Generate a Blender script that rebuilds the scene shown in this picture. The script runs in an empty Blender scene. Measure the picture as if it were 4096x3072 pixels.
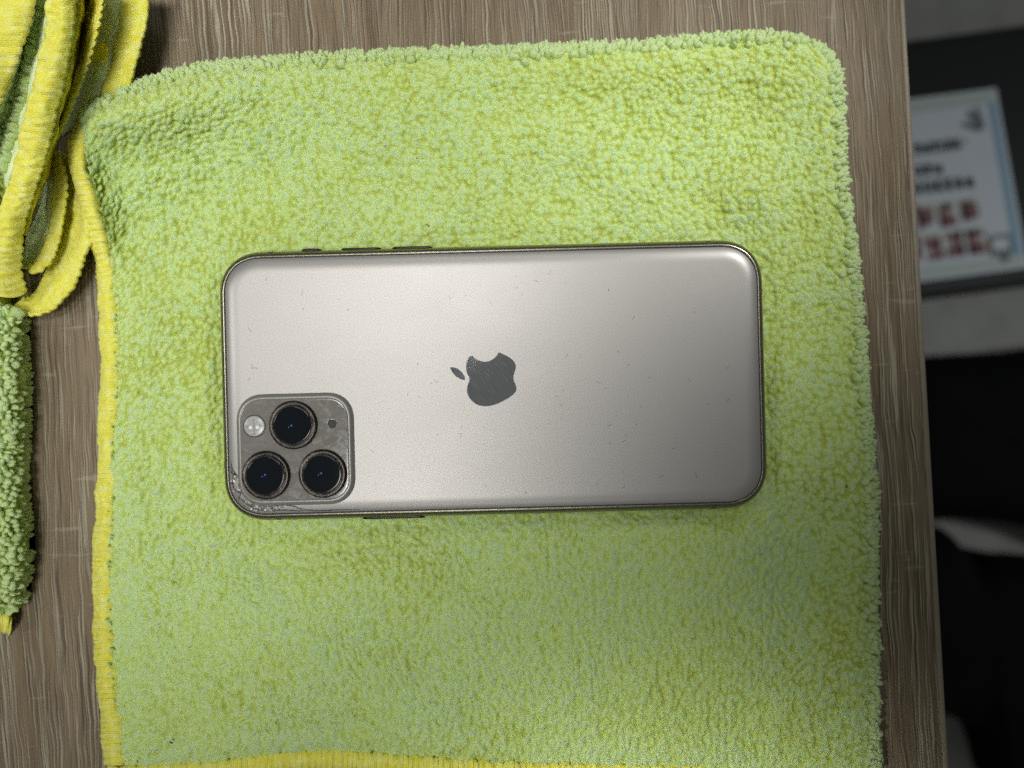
import bpy, bmesh, math
import numpy as np
from mathutils import Vector, Matrix

rng = np.random.default_rng(7)
scene = bpy.context.scene
col = scene.collection
MM = 0.001

# ------------------------------------------------------------------ camera
CAMZ, DREF, PXM = 0.208, 0.195, 15000.0     # camera height above desk top, distance to mid phone, px per metre there
cam_d = bpy.data.cameras.new('camera')
cam = bpy.data.objects.new('camera', cam_d)
col.objects.link(cam)
cam.location = (0, 0, CAMZ)
cam_d.sensor_width = 36
cam_d.lens = 36 * (DREF * PXM) / 4096
cam_d.clip_start = 0.005
cam_d.clip_end = 20
cam_d.dof.use_dof = True
cam_d.dof.focus_distance = CAMZ - 0.0165
cam_d.dof.aperture_fstop = 7.2
scene.camera = cam

# ------------------------------------------------------------------ world, lamps and added fills; narrow beams imitate a shadow at lower right
w = bpy.data.worlds.new('World'); scene.world = w; w.use_nodes = True
bg = w.node_tree.nodes['Background']
bg.inputs[0].default_value = (0.93, 1.0, 0.98, 1); bg.inputs[1].default_value = 0.10

def lamp(name, loc, target, size, power, spread, color=(1, 1, 1)):
    d = bpy.data.lights.new(name, 'AREA'); d.shape = 'RECTANGLE'
    d.size, d.size_y = size; d.energy = power; d.spread = math.radians(spread); d.color = color
    o = bpy.data.objects.new(name, d); col.objects.link(o); o.location = loc
    o.rotation_euler = (Vector(target) - Vector(loc)).to_track_quat('-Z', 'Y').to_euler()
    return o
WARM = (1, 0.99, 0.96)
lamp('overhead_panel', (-0.213, 0.152, 0.80), (-0.132, 0.155, 0), (0.20, 0.30), 0.165, 23.5, WARM)
lamp('overhead_panel', (-0.020, 0.170, 0.80), (0.003, 0.190, 0), (0.12, 0.14), 0.090, 35.8, WARM)  # added overhead piece, brightens the sheen on the phone's upper middle
lamp('overhead_panel', (-0.140, -0.205, 0.80), (-0.122, -0.055, 0), (0.18, 0.20), 0.085, 24.0, WARM)  # added overhead piece for the lower left and the phone's lower sheen
lamp('fill_far_side', (0.50, 0.478, 0.70), (0.052, 0.066, 0), (0.06, 0.06), 0.025, 10.3, WARM)  # added narrow beam, brightens the upper right
lamp('fill_left_side', (-0.434, -0.04, 0.70), (0.050, -0.145, 0), (0.06, 0.06), 0.030, 10.5, WARM)  # added narrow fill along the bottom, from the left
lamp('rim_fill_left', (-0.46, 0.06, 0.42), (-0.095, 0.0, 0.01), (0.10, 0.16), 0.018, 22, WARM)  # added fill, brightens the phone's left rim
lamp('rim_fill_back', (-0.10, 0.52, 0.55), (-0.05, 0.035, 0.016), (0.40, 0.12), 0.020, 20, WARM)  # added to put a highlight on the phone's top rim
lamp('rim_fill_front', (-0.12, -0.50, 0.55), (-0.08, -0.035, 0.016), (0.30, 0.10), 0.012, 18, WARM)  # added to put a highlight on the phone's bottom rim
lamp('floor_fill', (1.15, 0.05, 0.75), (0.56, 0.0, -0.70), (0.2, 0.2), 0.42, 60, (0.92, 0.98, 1))  # unseen fill, added to brighten the floor and the printed sheet

scene.view_settings.view_transform = 'Standard'
scene.view_settings.look = 'None'
scene.view_settings.exposure = 0
scene.view_settings.gamma = 1
scene.cycles.max_bounces = 8
scene.cycles.diffuse_bounces = 5
scene.cycles.caustics_reflective = False
scene.cycles.use_denoising = False        # keep the fine fibre texture; the grain left is like the photograph's
scene.cycles.use_adaptive_sampling = False
scene.cycles.sample_clamp_indirect = 4.0

# ------------------------------------------------------------------ helpers
def P(px, py, z):
    """pixel of the 4096x3072 photograph on the horizontal plane z -> world point"""
    s = (CAMZ - z) / DREF / PXM
    return ((px - 2048) * s, -(py - 1536) * s, z)

def Pn(px, py, z):
    s = (CAMZ - z) / DREF / PXM
    return np.stack([(px - 2048) * s, -(py - 1536) * s, z], -1)

def vnoise(x, y, seed):
    """smooth value noise, about -1..1, one lattice cell per unit"""
    r = np.random.default_rng(seed).uniform(-1, 1, (64, 64))
    xi, yi = np.floor(x).astype(int), np.floor(y).astype(int)
    fx, fy = x - xi, y - yi
    fx = fx * fx * (3 - 2 * fx); fy = fy * fy * (3 - 2 * fy)
    a, b = r[xi % 64, yi % 64], r[(xi + 1) % 64, yi % 64]
    c, d = r[xi % 64, (yi + 1) % 64], r[(xi + 1) % 64, (yi + 1) % 64]
    return (a * (1 - fx) + b * fx) * (1 - fy) + (c * (1 - fx) + d * fx) * fy

def spline(pts, n):
    """Catmull-Rom through pts, n samples evenly spaced by length"""
    p = np.array(pts, float)
    q = np.vstack([2 * p[0] - p[1], p, 2 * p[-1] - p[-2]])
    out = []
    for i in range(1, len(q) - 2):
        t = np.linspace(0, 1, 24, endpoint=False)[:, None]
        a, b, c, d = q[i - 1], q[i], q[i + 1], q[i + 2]
        out.append(0.5 * (2 * b + (c - a) * t + (2 * a - 5 * b + 4 * c - d) * t ** 2 + (3 * b - a - 3 * c + d) * t ** 3))
    out.append(p[-1:]); out = np.vstack(out)
    L = np.r_[0, np.cumsum(np.linalg.norm(np.diff(out[:, :2], axis=0), axis=1))]
    s = np.linspace(0, L[-1], n)
    return np.stack([np.interp(s, L, out[:, k]) for k in range(out.shape[1])], -1)

def link(name, me, mat=None, parent=None, smooth=True):
    o = bpy.data.objects.new(name, me); col.objects.link(o)
    if mat is not None: me.materials.append(mat)
    if parent is not None: o.parent = parent
    if smooth and len(me.polygons):
        me.polygons.foreach_set('use_smooth', np.ones(len(me.polygons), bool))
    me.update()
    return o

def mesh_np(name, v, f, attrs=None):
    me = bpy.data.meshes.new(name)
    v = np.asarray(v, np.float32); f = np.asarray(f, np.int32)
    n = f.shape[1]
    me.vertices.add(len(v)); me.vertices.foreach_set('co', v.ravel())
    me.loops.add(f.size); me.loops.foreach_set('vertex_index', f.ravel())
    me.polygons.add(len(f)); me.polygons.foreach_set('loop_start', np.arange(0, f.size, n, dtype=np.int32))
    me.update(calc_edges=True)
    for k, a in (attrs or {}).items():
        at = me.attributes.new(k, 'FLOAT', 'POINT'); at.data.foreach_set('value', np.asarray(a, np.float32).ravel())
    return me

def grid_faces(n, m, off=0, flip=False):
    i, j = np.meshgrid(np.arange(n - 1), np.arange(m - 1), indexing='ij')
    a = (i * m + j).ravel() + off
    f = np.stack([a, a + 1, a + m + 1, a + m], -1)
    return f[:, ::-1] if flip else f

def empty(name, loc=(0, 0, 0), rz=0.0):
    o = bpy.data.objects.new(name, None); col.objects.link(o)
    o.location = loc; o.rotation_euler = (0, 0, rz); o.empty_display_size = 0.02
    return o

def tag(o, label=None, cat=None, group=None, kind=None):
    if label: o['label'] = label
    if cat: o['category'] = cat
    if group: o['group'] = group
    if kind: o['kind'] = kind
    return o

def bm_obj(name, bm, mat, parent=None, smooth=False):
    me = bpy.data.meshes.new(name); bm.to_mesh(me); bm.free()
    return link(name, me, mat, parent, smooth)

# ------------------------------------------------------------------ materials
class NT:
    def __init__(self, name):
        self.m = bpy.data.materials.new(name); self.m.use_nodes = True
        self.t = self.m.node_tree; self.b = self.t.nodes['Principled BSDF']
    def n(self, typ, **kw):
        nd = self.t.nodes.new(typ)
        for k, v in kw.items(): setattr(nd, k, v)
        return nd
    def l(self, a, b): self.t.links.new(a, b)
    def set(self, **kw):
        for k, v in kw.items(): self.b.inputs[k.replace('_', ' ')].default_value = v
        return self
    def coord(self, scale, kind='Object'):
        tc = self.n('ShaderNodeTexCoord'); mp = self.n('ShaderNodeMapping')
        mp.inputs['Scale'].default_value = scale
        self.l(tc.outputs[kind], mp.inputs['Vector']); return mp.outputs[0]
    def noise(self, vec, scale=1.0, detail=2.0, rough=0.5, dist=0.0):
        nd = self.n('ShaderNodeTexNoise')
        nd.inputs['Scale'].default_value = scale; nd.inputs['Detail'].default_value = detail
        nd.inputs['Roughness'].default_value = rough; nd.inputs['Distortion'].default_value = dist
        if vec is not None: self.l(vec, nd.inputs['Vector'])
        return nd.outputs['Fac']
    def ramp(self, fac, stops):
        r = self.n('ShaderNodeValToRGB'); e = r.color_ramp.elements
        while len(e) < len(stops): e.new(0.5)
        for el, (p, c) in zip(e, stops):
            el.position = p; el.color = (*c, 1) if len(c) == 3 else c
        self.l(fac, r.inputs[0]); return r.outputs[0]
    def mix(self, fac, a, b, mode='MIX'):
        m = self.n('ShaderNodeMix', data_type='RGBA', blend_type=mode)
        for sock, v in ((m.inputs[0], fac), (m.inputs[6], a), (m.inputs[7], b)):
            if isinstance(v, (int, float)): sock.default_value = v
            elif isinstance(v, tuple): sock.default_value = (*v, 1)
            else: self.l(v, sock)
        return m.outputs[2]
    def math(self, op, a, b=None):
        m = self.n('ShaderNodeMath', operation=op)
        for s, v in zip(m.inputs, (a, b)):
            if v is None: continue
            if isinstance(v, (int, float)): s.default_value = v
            else: self.l(v, s)
        return m.outputs[0]
    def attr(self, name):
        return self.n('ShaderNodeAttribute', attribute_name=name).outputs['Fac']
    def bump(self, h, dist, strength=1.0):
        b = self.n('ShaderNodeBump'); b.inputs['Distance'].default_value = dist; b.inputs['Strength'].default_value = strength
        self.l(h, b.inputs['Height']); self.l(b.outputs[0], self.b.inputs['Normal'])

def plain(name, c, rough=0.5, metal=0.0, spec=0.5, var=0.08, scale=900.0):
    t = NT(name); f = t.noise(t.coord((scale,) * 3), 1, 3)
    lo = tuple(x * (1 - var) for x in c); hi = tuple(min(1, x * (1 + var)) for x in c)
    t.l(t.ramp(f, [(0.3, lo), (0.7, hi)]), t.b.inputs['Base Color'])
    t.set(Roughness=rough, Metallic=metal, Specular_IOR_Level=spec)
    return t.m

def mat_wood():
    t = NT('laminate_oak')
    tc = t.n('ShaderNodeTexCoord')
    # slow sideways wander of the grain
    wn = t.n('ShaderNodeTexNoise'); wn.inputs['Scale'].default_value = 1; wn.inputs['Detail'].default_value = 2
    mpw = t.n('ShaderNodeMapping'); mpw.inputs['Scale'].default_value = (40, 14, 1); t.l(tc.outputs['Object'], mpw.inputs[0]); t.l(mpw.outputs[0], wn.inputs['Vector'])
    wn2 = t.n('ShaderNodeTexNoise'); wn2.inputs['Scale'].default_value = 1; wn2.inputs['Detail'].default_value = 1
    mpw2 = t.n('ShaderNodeMapping'); mpw2.inputs['Scale'].default_value = (260, 130, 1); t.l(tc.outputs['Object'], mpw2.inputs[0]); t.l(mpw2.outputs[0], wn2.inputs['Vector'])
    dx = t.math('ADD', t.math('MULTIPLY', t.math('SUBTRACT', wn.outputs['Fac'], 0.5), 0.006), t.math('MULTIPLY', t.math('SUBTRACT', wn2.outputs['Fac'], 0.5), 0.0010))
    cmb = t.n('ShaderNodeCombineXYZ'); t.l(dx, cmb.inputs[0])
    add = t.n('ShaderNodeVectorMath', operation='ADD'); t.l(tc.outputs['Object'], add.inputs[0]); t.l(cmb.outputs[0], add.inputs[1])
    def grain(sx, sy, off, det=2.0):
        mp = t.n('ShaderNodeMapping'); mp.inputs['Scale'].default_value = (sx, sy, 1); mp.inputs['Location'].default_value = (off, off * 1.7, 0)
        t.l(add.outputs[0], mp.inputs[0]); return t.noise(mp.outputs[0], 1, det, 0.55)
    g1 = grain(2000, 27, 3)            # pale streaks
    g2 = grain(3600, 110, 9)           # fine streaks
    g3 = grain(120, 9, 17)            # broad tone
    g4 = grain(2300, 30, 31, 1.0)      # dark pores
    dens = t.ramp(grain(60, 14, 41), [(0.35, (0, 0, 0)), (0.65, (1, 1, 1))])
    base = t.ramp(g3, [(0.25, (0.165, 0.120, 0.070)), (0.5, (0.210, 0.160, 0.098)), (0.75, (0.250, 0.198, 0.130))])
    base = t.mix(t.ramp(g2, [(0.36, (0.40, 0.40, 0.40)), (0.6, (0, 0, 0))]), base, (0.085, 0.058, 0.034))
    s1 = t.ramp(g1, [(0.535, (0, 0, 0)), (0.575, (1, 1, 1))])
    s1f = t.math('MULTIPLY', s1, t.math('ADD', t.math('MULTIPLY', dens, 0.5), 0.45))
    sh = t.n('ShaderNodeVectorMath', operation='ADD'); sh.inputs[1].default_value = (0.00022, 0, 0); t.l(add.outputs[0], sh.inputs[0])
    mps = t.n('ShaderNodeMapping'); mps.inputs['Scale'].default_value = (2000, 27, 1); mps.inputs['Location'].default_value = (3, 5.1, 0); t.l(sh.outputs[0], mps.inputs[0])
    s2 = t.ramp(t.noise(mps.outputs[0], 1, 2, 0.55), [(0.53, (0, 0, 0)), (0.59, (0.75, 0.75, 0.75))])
    base = t.mix(s2, base, (0.070, 0.048, 0.028))  # dark line beside each pale streak: groove shadow printed into the colour
    c = t.mix(s1f, base, (0.37, 0.335, 0.250))
    dk = t.ramp(g4, [(0.34, (0.7, 0.7, 0.7)), (0.41, (0, 0, 0))])
    c = t.mix(dk, c, (0.055, 0.040, 0.026))
    # faint pale ray flecks across the grain
    mp = t.n('ShaderNodeMapping'); mp.inputs['Scale'].default_value = (70, 420, 1); t.l(tc.outputs['Object'], mp.inputs[0])
    fl = t.ramp(t.noise(mp.outputs[0], 1, 2), [(0.66, (0, 0, 0)), (0.74, (0.5, 0.5, 0.5))])
    c = t.mix(t.math('MULTIPLY', fl, g1), c, (0.47, 0.42, 0.33))
    sm = t.noise(t.coord((30, 5, 1)), 1, 3)
    c = t.mix(t.ramp(sm, [(0.68, (0, 0, 0)), (0.78, (0.5, 0.5, 0.5))]), c, (0.075, 0.062, 0.050))
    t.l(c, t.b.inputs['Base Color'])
    t.set(Roughness=0.5, Specular_IOR_Level=0.2)
    h = t.math('SUBTRACT', t.math('ADD', t.math('MULTIPLY', s1, 0.5), g2), t.math('MULTIPLY', dk, 0.8))
    t.bump(h, 0.00010, 0.7)
    return t.m

def mat_pile(name, base, mid, tip, sss=0.55):
    t = NT(name)
    tipa = t.attr('tip'); rnd = t.attr('rnd')
    f = t.noise(t.coord((4200,) * 3), 1, 2)
    big = t.noise(t.coord((28,) * 3), 1, 2)
    fac = t.math('ADD', tipa, t.math('MULTIPLY', t.math('SUBTRACT', f, 0.5), 0.5))
    fac = t.math('ADD', fac, t.math('MULTIPLY', t.math('SUBTRACT', big, 0.5), -0.25))
    c = t.ramp(fac, [(0.02, (0.52, 0.61, 0.10)), (0.24, base), (0.60, mid), (0.96, tip)])  # yellower roots, greyer tips; also paints in light glowing through the creases
    c = t.mix(t.math('MULTIPLY', rnd, 0.30), c, (0.70, 0.86, 0.46))
    t.l(c, t.b.inputs['Base Color'])
    t.set(Roughness=0.85, Specular_IOR_Level=0.12, Sheen_Weight=0.10, Sheen_Roughness=0.4, Subsurface_Weight=sss, Subsurface_Scale=0.0010)
    t.b.inputs['Subsurface Radius'].default_value = (1.0, 1.0, 0.45)
    t.bump(t.noise(t.coord((2400,) * 3), 1, 4, 0.7), 0.0007, 0.7)
    tr = t.n('ShaderNodeBsdfTranslucent'); t.l(c, tr.inputs[0])
    mx = t.n('ShaderNodeMixShader'); mx.inputs[0].default_value = 0.10 if sss else 0.22
    out = t.t.nodes['Material Output']
    t.l(t.b.outputs[0], mx.inputs[1]); t.l(tr.outputs[0], mx.inputs[2]); t.l(mx.outputs[0], out.inputs[0])
    return t.m

def mat_edging():
    t = NT('yellow_overlock')
    s = t.attr('along')
    f = t.noise(t.coord((500,) * 3), 1, 3)
    th = t.n('ShaderNodeTexNoise', noise_dimensions='1D'); th.inputs['Scale'].default_value = 1.0; th.inputs['Detail'].default_value = 1
    t.l(t.math('MULTIPLY', s, 700.0), th.inputs['W'])
    c = t.ramp(f, [(0.3, (0.76, 0.70, 0.06)), (0.55, (0.80, 0.78, 0.14)), (0.75, (0.82, 0.84, 0.30))])
    c = t.mix(t.ramp(th.outputs['Fac'], [(0.60, (0, 0, 0)), (0.74, (0.3, 0.3, 0.3))]), c, (0.72, 0.78, 0.40))
    t.l(c, t.b.inputs['Base Color'])
    t.set(Roughness=0.85, Specular_IOR_Level=0.1, Sheen_Weight=0.1)
    wv = t.math('SINE', t.math('MULTIPLY', s, 2 * math.pi / 0.00042))
    h = t.math('ADD', t.math('MULTIPLY', wv, 0.35), t.math('MULTIPLY', t.noise(t.coord((1500,) * 3), 1, 4, 0.7), 2.0))
    t.bump(h, 0.00026, 0.6)
    return t.m

def mat_cloth(name, c):
    t = NT(name); f = t.noise(t.coord((700,) * 3), 1, 4)
    t.l(t.ramp(f, [(0.3, tuple(x * 0.86 for x in c)), (0.7, c)]), t.b.inputs['Base Color'])
    t.set(Roughness=0.9, Specular_IOR_Level=0.1)
    t.bump(t.noise(t.coord((2200,) * 3), 1, 3), 0.0004, 0.6)
    return t.m

def mat_backglass():
    t = NT('satin_gold_glass')
    t.set(Metallic=0.60, Roughness=0.4, Specular_IOR_Level=0.6)
    n1 = t.noise(t.coord((35,) * 3), 1, 3)
    c = t.ramp(n1, [(0.3, (0.338, 0.325, 0.306)), (0.7, (0.345, 0.332, 0.313))])
    t.l(c, t.b.inputs['Base Color'])
    fine = t.noise(t.coord((3800, 2600, 3000)), 1, 2)
    smear = t.noise(t.coord((60, 140, 60)), 1, 4)
    r = t.math('ADD', t.math('MULTIPLY', smear, 0.03), 0.405)
    t.l(r, t.b.inputs['Roughness'])
    t.bump(fine, 0.00002, 0.12)
    return t.m

def mat_mirror():
    t = NT('scratched_mirror')
    t.set(Metallic=1.0, Roughness=0.14)
    # wiping scratches, slanted
    tc = t.n('ShaderNodeTexCoord'); mp = t.n('ShaderNodeMapping')
    mp.inputs['Rotation'].default_value = (0, 0, math.radians(-36)); t.l(tc.outputs['Object'], mp.inputs[0])
    mp2 = t.n('ShaderNodeMapping'); mp2.inputs['Scale'].default_value = (7500, 260, 1); t.l(mp.outputs[0], mp2.inputs[0])
    s = t.noise(mp2.outputs[0], 1, 3, 0.6)
    c = t.ramp(s, [(0.30, (0.78, 0.79, 0.78)), (0.58, (0.90, 0.92, 0.92)), (0.78, (0.98, 0.99, 0.99))])
    t.l(c, t.b.inputs['Base Color'])
    t.l(t.ramp(s, [(0.4, (0.03,) * 3), (0.7, (0.07,) * 3)]), t.b.inputs['Roughness'])
    t.bump(s, 0.0000004, 0.3)
    return t.m

def mat_plate():
    t = NT('polished_camera_glass')
    sm = t.noise(t.coord((260, 420, 200)), 1, 4, 0.65, 1.5)
    sp = t.noise(t.coord((2400,) * 3), 1, 2)
    c = t.ramp(sm, [(0.35, (0.170, 0.162, 0.142)), (0.7, (0.190, 0.182, 0.162))])
    c = t.mix(t.ramp(sp, [(0.70, (0, 0, 0)), (0.76, (0.35, 0.35, 0.35))]), c, (0.55, 0.54, 0.5))
    t.l(c, t.b.inputs['Base Color'])
    t.l(t.ramp(sm, [(0.4, (0.05,) * 3), (0.68, (0.24,) * 3)]), t.b.inputs['Roughness'])
    t.set(Metallic=0.0, Specular_IOR_Level=0.5)
    t.bump(sm, 0.00002, 0.4)
    return t.m

def mat_ring():
    t = NT('worn_bronze_ring')
    n = t.noise(t.coord((2600,) * 3), 1, 4, 0.7)
    b = t.noise(t.coord((330,) * 3), 1, 2)
    d = t.math('ADD', n, t.math('MULTIPLY', t.math('SUBTRACT', b, 0.5), 0.5))
    t.l(t.ramp(d, [(0.48, (0.035, 0.03, 0.027)), (0.64, (0.08, 0.07, 0.06)), (0.78, (0.45, 0.36, 0.30))]), t.b.inputs['Base Color'])
    t.l(t.ramp(d, [(0.45, (0.22,) * 3), (0.65, (0.55,) * 3)]), t.b.inputs['Roughness'])
    t.set(Metallic=0.85)
    t.bump(n, 0.00004, 0.5)
    return t.m

M = {}
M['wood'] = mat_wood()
M['edge_band'] = plain('edge_band', (0.25, 0.205, 0.145), 0.45, scale=400)
M['pile'] = mat_pile('green_pile', (0.61, 0.77, 0.19), (0.63, 0.82, 0.37), (0.49, 0.67, 0.38), 0.40)
M['tuft'] = mat_pile('green_tuft', (0.51, 0.66, 0.14), (0.74, 0.91, 0.43), (0.72, 0.88, 0.52), 0.0)
M['sheet'] = mat_cloth('yellow_backing', (0.52, 0.62, 0.11))
M['edging'] = mat_edging()
M['greencloth'] = mat_cloth('pale_green_cloth', (0.74, 0.86, 0.50))
M['yellowcloth'] = mat_cloth('yellow_cloth', (0.70, 0.64, 0.06))
M['back'] = mat_backglass()
M['mirror'] = mat_mirror()
M['plate'] = mat_plate()
M['ring'] = mat_ring()
M['steel'] = plain('gold_steel', (0.24, 0.225, 0.17), 0.30, 1.0, var=0.05)
M['gasket'] = plain('black_gasket', (0.012, 0.012, 0.012), 0.5)
M['antenna'] = plain('antenna_plastic', (0.06, 0.055, 0.045), 0.45)
M['button'] = plain('dark_button', (0.06, 0.055, 0.048), 0.35, 1.0)
M['copper'] = plain('copper_switch', (0.75, 0.52, 0.40), 0.3, 1.0)
M['screen'] = plain('black_screen_glass', (0.01, 0.01, 0.01), 0.08)
M['lensglass'] = plain('black_lens_glass', (0.006, 0.008, 0.010), 0.05, spec=0.35)
M['glint'] = plain('blue_glint', (0.05, 0.13, 0.34), 0.12, 0.6)  # blue of the lens glints, a reflection put in as colour
M['flash'] = plain('frosted_flash', (0.36, 0.355, 0.33), 0.25, var=0.2, scale=1500)
M['mesh'] = plain('microphone_mesh', (0.018, 0.018, 0.017), 0.6, 0.0, var=0.6, scale=5000)
M['shard'] = plain('cracked_glass', (0.42, 0.41, 0.37), 0.32, 0.55, var=0.8, scale=1200)
M['crack'] = plain('crack_line', (0.05, 0.047, 0.04), 0.3, 0.2, var=0.5, scale=1500)
M['lint'] = plain('dark_lint', (0.03, 0.03, 0.035), 0.8)
M['floor'] = plain('grey_floor', (0.40, 0.39, 0.35), 0.6, var=0.1, scale=25)
M['black'] = plain('black_plastic', (0.006, 0.007, 0.007), 0.6, scale=60)
M['blackfabric'] = plain('black_fabric', (0.006, 0.006, 0.007), 0.95, spec=0.1, scale=500)
M['paper'] = plain('white_paper', (0.72, 0.76, 0.82), 0.6, var=0.03, scale=30)
M['paperblue'] = plain('blue_print', (0.27, 0.45, 0.60), 0.6)
M['papergreen'] = plain('pale_green_print', (0.56, 0.63, 0.58), 0.6)
M['ink'] = plain('black_ink', (0.03, 0.035, 0.03), 0.6)
M['redink'] = plain('red_ink', (0.33, 0.13, 0.17), 0.6)
M['yellowink'] = plain('yellow_ink', (0.58, 0.58, 0.36), 0.6)
M['greyink'] = plain('grey_ink', (0.17, 0.20, 0.20), 0.6)

# ------------------------------------------------------------------ floor and desk
FLOOR = -0.73
def box_bm(bm, x0, x1, y0, y1, z0, z1, bevel=0.0, seg=3):
    vs = [bm.verts.new((x, y, z)) for x in (x0, x1) for y in (y0, y1) for z in (z0, z1)]
    fs = [(0, 1, 3, 2), (4, 6, 7, 5), (0, 4, 5, 1), (2, 3, 7, 6), (0, 2, 6, 4), (1, 5, 7, 3)]
    faces = [bm.faces.new([vs[i] for i in f]) for f in fs]
    if bevel:
        es = list({e for f in faces for e in f.edges})
        bmesh.ops.bevel(bm, geom=es, offset=bevel, segments=seg, affect='EDGES', profile=0.5)
    return bm

bm = bmesh.new(); box_bm(bm, -1.6, 1.6, -1.6, 1.6, FLOOR - 0.02, FLOOR)
tag(bm_obj('floor', bm, M['floor']), kind='structure')

TILT = math.atan2(175, 3072)
ex, ey, _ = P((3625 + 3800) / 2, 1536, 0)
desk = empty('desk', (ex, ey, FLOOR), TILT)
tag(desk, 'wood grain laminate desk top with pale streaks under the towels', 'desk')
bm = bmesh.new(); box_bm(bm, -1.2, -0.0022, -0.45, 0.45, -FLOOR - 0.025, -FLOOR, 0.0)
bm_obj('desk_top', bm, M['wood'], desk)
bm = bmesh.new(); box_bm(bm, -0.0022, 0.0, -0.45, 0.45, -FLOOR - 0.0252, -FLOOR - 0.0001, 0.00105, 4)
bm_obj('edge_band', bm, M['edge_band'], desk, True)
for x in (-1.17, -0.06):
    bm = bmesh.new(); box_bm(bm, x - 0.0125, x + 0.0125, -0.42, 0.42, 0.0, -FLOOR - 0.025)
    bm_obj('side_panel', bm, M['wood'], desk)

# black case with the paper sheet on it, far below the desk edge
ZP = -0.62
def quad(name, pts, mat, parent, th=0.0004):
    bm = bmesh.new(); n = len(pts)
    a = [bm.verts.new(p) for p in pts]; b = [bm.verts.new((p[0], p[1], p[2] - th)) for p in pts]
    bm.faces.new(a[::-1]); bm.faces.new(b)
    for i in range(n): bm.faces.new((a[i], a[(i + 1) % n], b[(i + 1) % n], b[i]))
    bmesh.ops.recalc_face_normals(bm, faces=bm.faces)
    return bm_obj(name, bm, mat, parent)

def case(name, pts, ztop, mat, label, cat, bev=0.006):
    bm = bmesh.new()
    a = [bm.verts.new((p[0], p[1], ztop)) for p in pts]; b = [bm.verts.new((p[0], p[1], FLOOR)) for p in pts]; n = len(pts)
    bm.faces.new(a[::-1]); bm.faces.new(b)
    for i in range(n): bm.faces.new((a[i], a[(i + 1) % n], b[(i + 1) % n], b[i]))
    bmesh.ops.recalc_face_normals(bm, faces=bm.faces)
    bmesh.ops.bevel(bm, geom=list(bm.edges), offset=bev, segments=3, affect='EDGES', profile=0.5)
    return bm
zc = ZP - 0.001
cs = empty('equipment_case', P(3900, 650, FLOOR))
tag(cs, 'black box on the floor below the desk edge, under the printed sheet', 'box')
pts = [P(3360, 195, zc), P(4330, 62, zc), P(4480, 1085, zc), P(3480, 1215, zc)]
off = Vector(cs.location)
o = bm_obj('body', case('c', pts, zc, M['black'], '', ''), M['black'], cs, True); o.matrix_parent_inverse = Matrix.Translation(-off)
for k in (0.02, 0.985):
    a, b = Vector(pts[0]).lerp(Vector(pts[3]), k), Vector(pts[1]).lerp(Vector(pts[2]), k)
    bm = bmesh.new(); d = (b - a); n = Vector((-d.y, d.x, 0)).normalized() * 0.0015
    v = [bm.verts.new(q + Vector((0, 0, h))) for h in (0.0, 0.0012) for q in (a + n + d * 0.03, a - n + d * 0.03, b - n - d * 0.03, b + n - d * 0.03)]
    for f in ((0, 1, 2, 3), (7, 6, 5, 4), (0, 4, 5, 1), (1, 5, 6, 2), (2, 6, 7, 3), (3, 7, 4, 0)): bm.faces.new([v[i] for i in f])
    bmesh.ops.recalc_face_normals(bm, faces=bm.faces)
    o = bm_obj('lid_rib', bm, M['black'], cs); o.matrix_parent_inverse = Matrix.Translation(-off)

paper = empty('printed_sheet', P(3900, 700, ZP))
tag(paper, 'white printed paper sheet with pale blue border, black and red lettering, lying on black box', 'paper')
poff = Matrix.Translation(-Vector(paper.location))
def pq(name, pts, mat, dz=0.0):
    o = quad(name, [P(x, y, ZP + dz) for x, y in pts], mat, paper, 0.0003); o.matrix_parent_inverse = poff; return o
TR, BR = np.array((3985, 352.)), np.array((4112, 1070.)); UX = np.array((0.985, -0.128)); 
WID = 1060.0
TL, BL = TR - UX * WID, BR - UX * WID
pq('sheet', [TL, TR, BR, BL], M['paper'])
def pp(a, b):      # a: px leftwards from the right edge, b: 0..1 down the sheet
    q = TR + (BR - TR) * b - UX * a
    return (q[0], q[1])
def pr(name, a0, a1, b0, b1, mat, dz): return pq(name, [pp(a1, b0), pp(a0, b0), pp(a0, b1), pp(a1, b1)], mat, dz)
pr('border', 14, 42, 0.03, 0.97, M['paperblue'], 0.0004)
pr('border', 14, WID - 14, 0.015, 0.075, M['papergreen'], 0.0008)
pr('border', 14, WID - 14, 0.925, 0.985, M['papergreen'], 0.0008)
def glyph(name, a, b, wpx, h, mat, dz, seed):
    """one printed character as a cluster of strokes"""
    r = np.random.default_rng(seed); bm = bmesh.new()
    def stroke(a0, a1, b0, b1):
        q = [P(*pp(x, y), ZP + dz) for x, y in ((a1, b0), (a0, b0), (a0, b1), (a1, b1))]
        t = [bm.verts.new(p) for p in q]; u = [bm.verts.new((p[0], p[1], p[2] - 0.0003)) for p in q]
        bm.faces.new(t[::-1]); bm.faces.new(u)
        for i in range(4): bm.faces.new((t[i], t[(i + 1) % 4], u[(i + 1) % 4], u[i]))
    sw, sh = wpx * 0.22, h * 0.19
    for k in sorted(r.choice(4, 3, replace=False)):
        bb = b + h * (k / 4 + 0.03); stroke(a + wpx * r.uniform(0, 0.15), a + wpx * r.uniform(0.85, 1), bb, bb + sh)
    for k in r.choice(3, 2, replace=False):
        aa = a + wpx * (k / 3 + 0.08); stroke(aa, aa + sw, b + h * r.uniform(0, .2), b + h * r.uniform(.8, 1))
    bmesh.ops.recalc_face_normals(bm, faces=bm.faces)
    o = bm_obj(name, bm, mat, paper); o.matrix_parent_inverse = poff
sd = 100
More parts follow.
